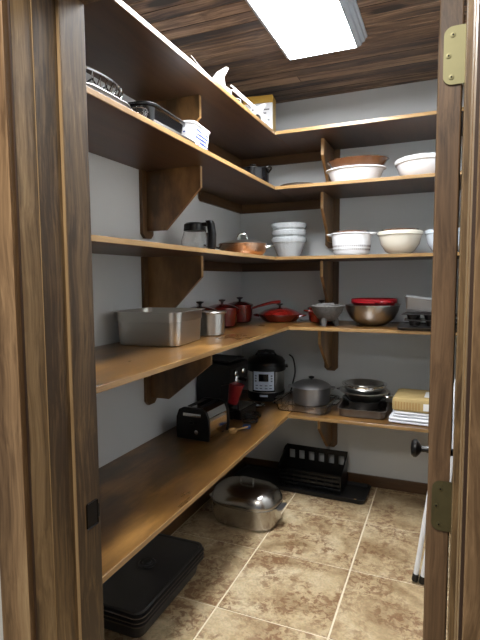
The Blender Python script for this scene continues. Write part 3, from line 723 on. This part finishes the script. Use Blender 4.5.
# pressure cooker
t = thing('pressure_cooker', 'black and steel electric pressure cooker in the shelf corner', 'pressure cooker', on(5, .262, -.18), R(20))
MB().lathe([(0, 0), (.12, 0), (.128, .01), (.132, .05), (.1325, .062), (0, .062)], 56).build('base_ring', 'black', t)
MB().lathe([(0, .0625), (.129, .0625), (.129, .205), (0, .205)], 56).build('steel_body', 'steel', t)
MB().lathe([(0, .2055), (.137, .2055), (.140, .215), (.139, .24), (.132, .252), (0, .252)], 56).build('upper_ring', 'black', t)
MB().lathe([(0, .2525), (.135, .2525), (.136, .268), (.12, .29), (.085, .305), (.05, .312), (0, .315)], 56).build('lid', 'black', t)
MB().loft([[(x, a, z + b) for a, b, _ in rr(.04, .02, .008, 0, 3)] for x, z in ((-.075, .302), (-.055, .330), (0, .338), (.055, .330), (.075, .302))]).build('lid_handle', 'black', t)
MB().lathe([(0, 0), (.012, 0), (.012, .02), (.007, .026), (0, .026)], 16).build('steam_valve', 'black', t, (.03, .06, .300))
for a in (0, 180):
    MB().box(.134, .155, -.035, .035, .222, .24, .006, mat=Matrix.Rotation(R(a), 4, 'Z')).build('side_handle', 'black', t)
# control panel facing the doorway
pr = MB()
def curved(r, a0, a1, z0, z1, th, n=10):
    m = MB(); A = []
    rings = []
    for i in range(n + 1):
        a = a0 + (a1 - a0) * i / n; c, s_ = cos(R(a)), sin(R(a))
        rings.append([(r * c, r * s_, z0), ((r + th) * c, (r + th) * s_, z0), ((r + th) * c, (r + th) * s_, z1), (r * c, r * s_, z1)])
    return m.loft(rings)
MA = -97
pn = curved(.1296, MA - 34, MA + 34, .07, .222, .012).build('panel_housing', 'black', t, angle=25)
pf = curved(.1418, MA - 29, MA + 29, .082, .212, .003).build('control_panel', 'panel', t, angle=25)
curved(.145, MA - 13, MA + 13, .145, .196, .001).build('display', 'screen', pf)
for j, zz in enumerate((.094, .114)):
    for a in (-19, -7, 7, 19): curved(.145, MA + a - 3.5, MA + a + 3.5, zz, zz + .006, .001, 4).build('button', 'btn', pf)
for j, zz in enumerate((.142, .160, .178)):
    for a in (-22, 22): curved(.145, MA + a - 2.5, MA + a + 2.5, zz, zz + .010, .001, 4).build('button', 'btn', pf)
curved(.1332, MA - 12, MA + 12, .036, .050, .001).build('badge', 'panel', t)['label'] = 'small silver badge'
t = thing('power_cord', 'black cable looped down beside the pressure cooker', 'cord', on(5, .0, .0))
MB().tube([(.395, -.06, .30), (.425, -.055, .27), (.44, -.06, .18), (.425, -.07, .09), (.405, -.05, .03), (.39, -.04, .0058), (.36, -.025, .0058)], .0055, 8).build('cable', 'black', t)
t['label'] = 'black cable looped down beside the pressure cooker'

# glass dish with dutch oven
t = thing('glass_baking_dish', 'clear rectangular glass baking dish under the grey dutch oven', 'dish', on(5, .597, -.318), R(-2))
W, D = .35, .355
MB().loft([rr(W - .05, D - .05, .04, 0), rr(W - .03, D - .03, .045, .006), rr(W - .01, D - .01, .05, .046), rr(W + .02, D + .02, .05, .048), rr(W + .02, D + .02, .05, .052), rr(W - .02, D - .02, .045, .052), rr(W - .045, D - .045, .04, .008), rr(W - .06, D - .06, .035, .005)]).build('dish_body', 'glass', t)
for s_ in (-1, 1):
    MB().loft([rr(.028, .12, .012, .0475, cx=s_ * (W / 2 + .021)), rr(.028, .12, .012, .0522, cx=s_ * (W / 2 + .021))]).build('handle', 'glass', t)
t = thing('dutch_oven', 'grey cast aluminium dutch oven with domed lid', 'pot', on(5, .603, -.225, .0068), R(8))
MB().lathe([(0, 0), (.105, 0), (.118, .008), (.125, .03), (.127, .108), (.130, .113), (.122, .113), (.12, .03), (.11, .008), (0, .006)], 56).build('pot_body', 'alu', t)
MB().lathe([(0, .160), (.03, .159), (.075, .150), (.11, .134), (.131, .118), (.132, .1138), (0, .1135)], 56).build('lid', 'alu', t)
MB().lathe([(0, 0), (.008, 0), (.008, .006), (.018, .010), (.02, .018), (.012, .022), (0, .022)], 24).build('lid_knob', 'black', t, (0, 0, .1595))
for s_ in (1, -1):
    MB().loft([rr(.03, .07, .012, .104, cx=s_ * .139), rr(.034, .075, .014, .1125, cx=s_ * .141)]).build('handle', 'alu', t)
t = thing('glass_cup', 'small clear glass cup beside the grey dutch oven', 'cup', on(5, .46, -.36, .0075))
MB().lathe(thin([(0, 0), (.020, 0), (.024, .02), (.028, .055)], .002), 24).build('glass_body', 'glass', t)

# stack of pans
SX, SY = .965, -.33
t = thing('cake_tin', 'grey rectangular baking tin at the bottom of the pan stack', 'pan', on(5, SX, SY), R(3))
MB().loft([rr(.26, .24, .03, 0), rr(.27, .25, .035, .003), rr(.285, .265, .04, .046), rr(.296, .28, .045, .048), rr(.296, .28, .045, .051), rr(.28, .26, .038, .050), rr(.265, .245, .03, .006)]).build('tin_body', 'dsteel', t)
t = thing('black_skillet', 'black frying pan standing in the grey rectangular baking tin', 'pan', on(5, SX, SY + .015, .030))
MB().lathe([(0, 0), (.09, 0), (.10, .006), (.115, .04), (.134, .060), (.134, .064), (.112, .045), (.095, .01), (0, .006)], 52).build('pan_body', 'enamelb', t)
t = thing('steel_pan', 'stainless steel pan with loop handles resting on the black frying pan', 'pan', on(5, SX, SY + .015, .080))
MB().lathe([(0, 0), (.08, 0), (.09, .006), (.125, .045), (.137, .058), (.152, .060), (.152, .063), (.134, .062), (.12, .046), (.088, .01), (0, .005)], 56).build('pan_body', 'steel', t)
for a in (-20, 160):
    m_ = Matrix.Rotation(R(a), 4, 'Z')
    MB().tube([(.145, -.035, .054), (.176, -.028, .050), (.182, 0, .048), (.176, .028, .050), (.145, .035, .054)], .005, 8, mat=m_).build('handle', 'chrome', t)
t = thing('steel_bowl', 'stainless steel bowl on top of the pan stack', 'bowl', on(5, SX, SY + .015, .108))
MB().lathe([(0, 0), (.07, 0), (.095, .012), (.118, .045), (.124, .072), (.138, .074), (.139, .078), (.12, .077), (.112, .045), (.09, .016), (0, .006)], 56).build('bowl_body', 'chrome', t)
t = thing('steel_bowl', 'shallow steel bowl nested inside the topmost bowl of the pan stack', 'bowl', on(5, SX, SY + .015, .145))
MB().lathe([(0, 0), (.06, 0), (.085, .012), (.104, .034), (.118, .042), (.119, .045), (.10, .038), (.08, .016), (0, .005)], 56).build('bowl_body', 'steel', t)
t['label'] = 'shallow steel bowl nested in the highest bowl of the pan stack'

# folded linens and paper packet
def pad(name, label, cat, loc, w, d, h, mt, rz=0., fold=True, group=None):
    t = thing(name, label, cat, loc, rz, group)
    n = 2 if fold else 1; hh = h / n
    q = MB()
    for i in range(n):
        z0 = i * hh + .0003; e = .002 * (i % 2)
        q.loft([rr(w - .02 - e, d - .02 - e, .015, z0), rr(w - e, d - e, .02, z0 + hh * .3), rr(w - e, d - e, .02, z0 + hh * .7), rr(w - .02 - e, d - .02 - e, .015, z0 + hh * .97)])
    q.build('cloth_layers' if fold else 'packet_body', mt, t)
    return t
pad('folded_cloth', 'white folded cloth at the bottom of the linen pile', 'cloth', on(5, 1.33, -.345), .385, .30, .034, 'cloth', R(-3))
pad('folded_cloth', 'white folded cloth between lower cloth and yellowish paper packet', 'cloth', on(5, 1.335, -.335, .036), .37, .28, .032, 'cloth', R(2))
t = thing('paper_packet', 'yellowish paper packet with white label on the folded cloths', 'packet', on(5, 1.325, -.34, .0705), R(-2))
MB().loft([rr(.33, .26, .012, 0), rr(.345, .275, .016, .010), rr(.347, .277, .018, .058), rr(.335, .265, .016, .074), rr(.30, .23, .014, .081)]).build('packet_body', 'kraft', t, angle=40)
MB().loft([rr(.12, .15, .008, .0812, cx=.06, cy=-.01), rr(.12, .15, .008, .0822, cx=.06, cy=-.01)]).build('label_sticker', 'paper', t)
MB().box(.0, .12, -.1402, -.1392, .014, .055).build('label_sticker', 'paper', t)
q = MB()
for i in range(9): q.box(-.155 + i * .016, -.147 + i * .016, -.1399, -.1391, .012, .056)
q.build('printed_stripes', 'tan', t)

# ================================================================== FLOOR
t = thing('roasting_pot', 'large oval polished aluminium roaster with lid on the tiled floor', 'roaster', (.350, -.765, .001), R(-3))
def oval(prof, e=2.7):
    return [se(a, b, z, e) for a, b, z in prof]
MB().loft(oval([(.165, .110, 0), (.190, .134, .008), (.200, .144, .03), (.206, .150, .125), (.211, .155, .132), (.200, .144, .132), (.194, .138, .03), (.17, .11, .008)], 3)).build('pot_body', 'alud', t)
MB().loft(oval([(.209, .153, .1325), (.211, .155, .140), (.207, .151, .160), (.192, .137, .190), (.165, .112, .212), (.12, .078, .224), (.06, .038, .2285), (.01, .006, .229)], 2.8)).build('lid', 'alud', t, angle=60)
MB().tube([(-.040, 0, .225), (-.040, 0, .252), (-.028, 0, .259), (.028, 0, .259), (.040, 0, .252), (.040, 0, .225)], .0055, 8).build('lid_handle', 'alu', t)
for s_ in (1, -1):
    MB().loft([rr(.030, .10, .014, .118, cx=s_ * .221), rr(.034, .104, .016, .126, cx=s_ * .223)]).build('side_handle', 'alu', t)

g = 'black rectangular trays stacked on the floor'
lbs = ('deep black rectangular tray at the bottom of the floor stack', 'black rectangular tray second from the bottom of the floor stack', 'black rectangular tray directly below the lidded top one')
hs = [0, .040, .064]
for i, lb in enumerate(lbs):
    h = .078 if i == 0 else .058
    o_ = MB().loft([rr(.26, .49, .03, 0), rr(.275, .505, .035, .004), rr(.306, .539, .04, h - .003), rr(.336, .571, .042, h - .0025), rr(.337, .572, .042, h), rr(.302, .534, .038, h), rr(.272, .50, .03, .006)]).build('black_tray', 'trayb', None, (.183 + .003 * i, -1.60 - .004 * i, .001 + hs[i]))
    tag(o_, lb, 'tray', g)
    MB().tube([(a_, b_, h - .001) for a_, b_, _ in rr(.337, .572, .042, 0)], .0022, 6, close=True, smooth=False).build('rim', 'dsteel', o_)['label'] = 'worn grey rim'
t = thing('black_tray_cover', 'black rectangular cover with round knob on top of the tray stack', 'lid', (.183, -1.60, .1265))
MB().loft([rr(.324, .558, .042, 0), rr(.330, .564, .042, .002), rr(.330, .564, .042, .007), rr(.322, .556, .038, .012), rr(.306, .540, .034, .012), rr(.296, .530, .03, .006), rr(.1, .2, .03, .0055)]).build('lid_body', 'trayb', t)
MB().lathe([(0, .0058), (.038, .0058), (.042, .010), (.034, .016), (.022, .014), (.018, .022), (.0, .024)], 32).build('lid_knob', 'trayb', t, (-.01, .03, 0))

# black slab tray under the dish drainer
t = thing('boot_tray', 'large flat black plastic tray on the floor along the back wall', 'tray', (.515, -.183, .001), R(-2))
MB().loft([rr(.90, .24, .02, 0), rr(.92, .26, .025, .004), rr(.93, .27, .03, .03), rr(.94, .28, .032, .031), rr(.94, .28, .032, .034), rr(.92, .26, .028, .033), rr(.91, .25, .02, .012)]).build('tray_body', 'blackm', t)
MB().loft([rr(.016, .012, .003, .0342, cx=.41, cy=-.131), rr(.016, .012, .003, .0352, cx=.41, cy=-.131)]).build('sticker', 'tan', t)['label'] = 'tiny beige sticker'
# dish drainer
t = thing('dish_drainer', 'black plastic dish drainer with slotted rim standing on the flat black tray', 'dish drainer', (.600, -.165, .0165), R(-2))
W, D, H = .47, .21, .225
q = MB()
q.loft([rr(W - .06, D - .05, .02, 0), rr(W - .05, D - .04, .022, .006), rr(W - .06, D - .05, .02, .006)], cap1=True)
q.build('drainer_floor', 'black', t)
def wall_panel(x0, x1, y, ztop, slots, zs0, zs1):
    m = MB(); th = .004
    sw = (x1 - x0) / slots; gap = sw * .56
    m.box(x0, x1, y - th / 2, y + th / 2, .004, zs0); m.box(x0, x1, y - th / 2, y + th / 2, zs1, ztop)
    for i in range(slots + 1):
        c = x0 + sw * i
        a, b_ = max(x0, c - (sw - gap) / 2), min(x1, c + (sw - gap) / 2)
        m.box(a, b_, y - th / 2, y + th / 2, zs0 - .0001, zs1 + .0001)
    return m
wall_panel(-W / 2 + .02, W / 2 - .02, D / 2 - .012, H, 6, .136, .198).build('slotted_back', 'black', t)
q = MB()
for zz in (.02, .05, .08, .108): q.box(-W / 2 + .02, W / 2 - .02, -D / 2 + .008, -D / 2 + .012, zz, zz + .016, .001, 1)
for i in range(9): 
    c = -W / 2 + .022 + i * (W - .044) / 8; q.box(c - .003, c + .003, -D / 2 + .0122, -D / 2 + .016, .004, .12)
q.build('slatted_front', 'black', t)
for s_ in (-1, 1):
    x = s_ * (W / 2 - .018)
    MB().prism([(-D / 2 + .01, .004), (D / 2 - .012, .004), (D / 2 - .010, H), (D / 2 - .05, H - .01), (-D / 2 + .01, .124)], x - .002, x + .002, 'yz').build('side_panel', 'black', t)
MB().tube([(-W / 2 + .014, -D / 2 + .006, .126), (-W / 2 + .012, D / 2 - .045, H - .006), (-W / 2 + .014, D / 2 - .008, H + .002), (W / 2 - .014, D / 2 - .008, H + .002), (W / 2 - .012, D / 2 - .045, H - .006), (W / 2 - .014, -D / 2 + .006, .126)], .006, 8, close=True, smooth=False).build('rim', 'black', t)

# ironing board folded behind the door
t = thing('ironing_board', 'folded white ironing board leaning on the wall behind the door', 'ironing board', (1.317, -1.045, .0), rot=(0, R(7.4), 0))
# local z runs up the board, x is its thickness, y its width
pts = [(-.02, .30), (.28, .30), (.30, .34), (.30, .85), (.26, 1.02), (.20, 1.15), (.13, 1.20), (.06, 1.15), (.0, 1.02), (-.04, .85), (-.04, .34)]
MB().prism(pts, .030, .058, 'yz', .006).build('padded_board', 'cloth', t)
for k, (xa, ya, yb) in enumerate(((-.018, .0, .10), (.014, .0, .02))):
    lg = MB().tube([(xa, ya, .0105), (xa, (ya + yb) / 2, .55), (xa, yb, 1.0)], .0115, 12).build('leg', 'white', t)
    MB().lathe([(0, 0), (.0145, 0), (.0155, .006), (.0145, .034), (0, .034)], 18).build('foot_cap', 'black', lg, (xa, ya, .0045))
t.location = (1.337, -1.035, .004)

# ------------------------------------------------------------------ hallway light & world
wd = bpy.data.worlds.new('world'); sc.world = wd; wd.use_nodes = True
bg = wd.node_tree.nodes['Background']; bg.inputs['Color'].default_value = (.80, .88, 1, 1); bg.inputs['Strength'].default_value = .13
al = bpy.data.lights.new('hall_ceiling_lamp', 'AREA'); al.shape = 'RECTANGLE'; al.size = .8; al.size_y = .8; al.energy = 20; al.color = (1, .95, .88)
ao = bpy.data.objects.new('hall_ceiling_lamp', al); COL.objects.link(ao); ao.location = (.95, -3.55, 2.6); ao.rotation_euler = (R(20), 0, 0)

# ------------------------------------------------------------------ camera
cam = bpy.data.cameras.new('camera'); co = bpy.data.objects.new('camera', cam); COL.objects.link(co); sc.camera = co
f, yaw, pit, rol = 486.46968, .3983, -.08444, -.0071
fw = Vector((-sin(yaw) * cos(pit), cos(yaw) * cos(pit), sin(pit))); r = Vector((cos(yaw), sin(yaw), 0)); u = r.cross(fw)
r2 = r * cos(rol) + u * sin(rol); u2 = -r * sin(rol) + u * cos(rol)
co.matrix_world = Matrix(((r2.x, u2.x, -fw.x, 1.41569), (r2.y, u2.y, -fw.y, -3.38975), (r2.z, u2.z, -fw.z, 1.45), (0, 0, 0, 1)))
cam.sensor_fit = 'VERTICAL'; cam.sensor_height = 24; cam.lens = f * 24 / 640; cam.clip_start = .01
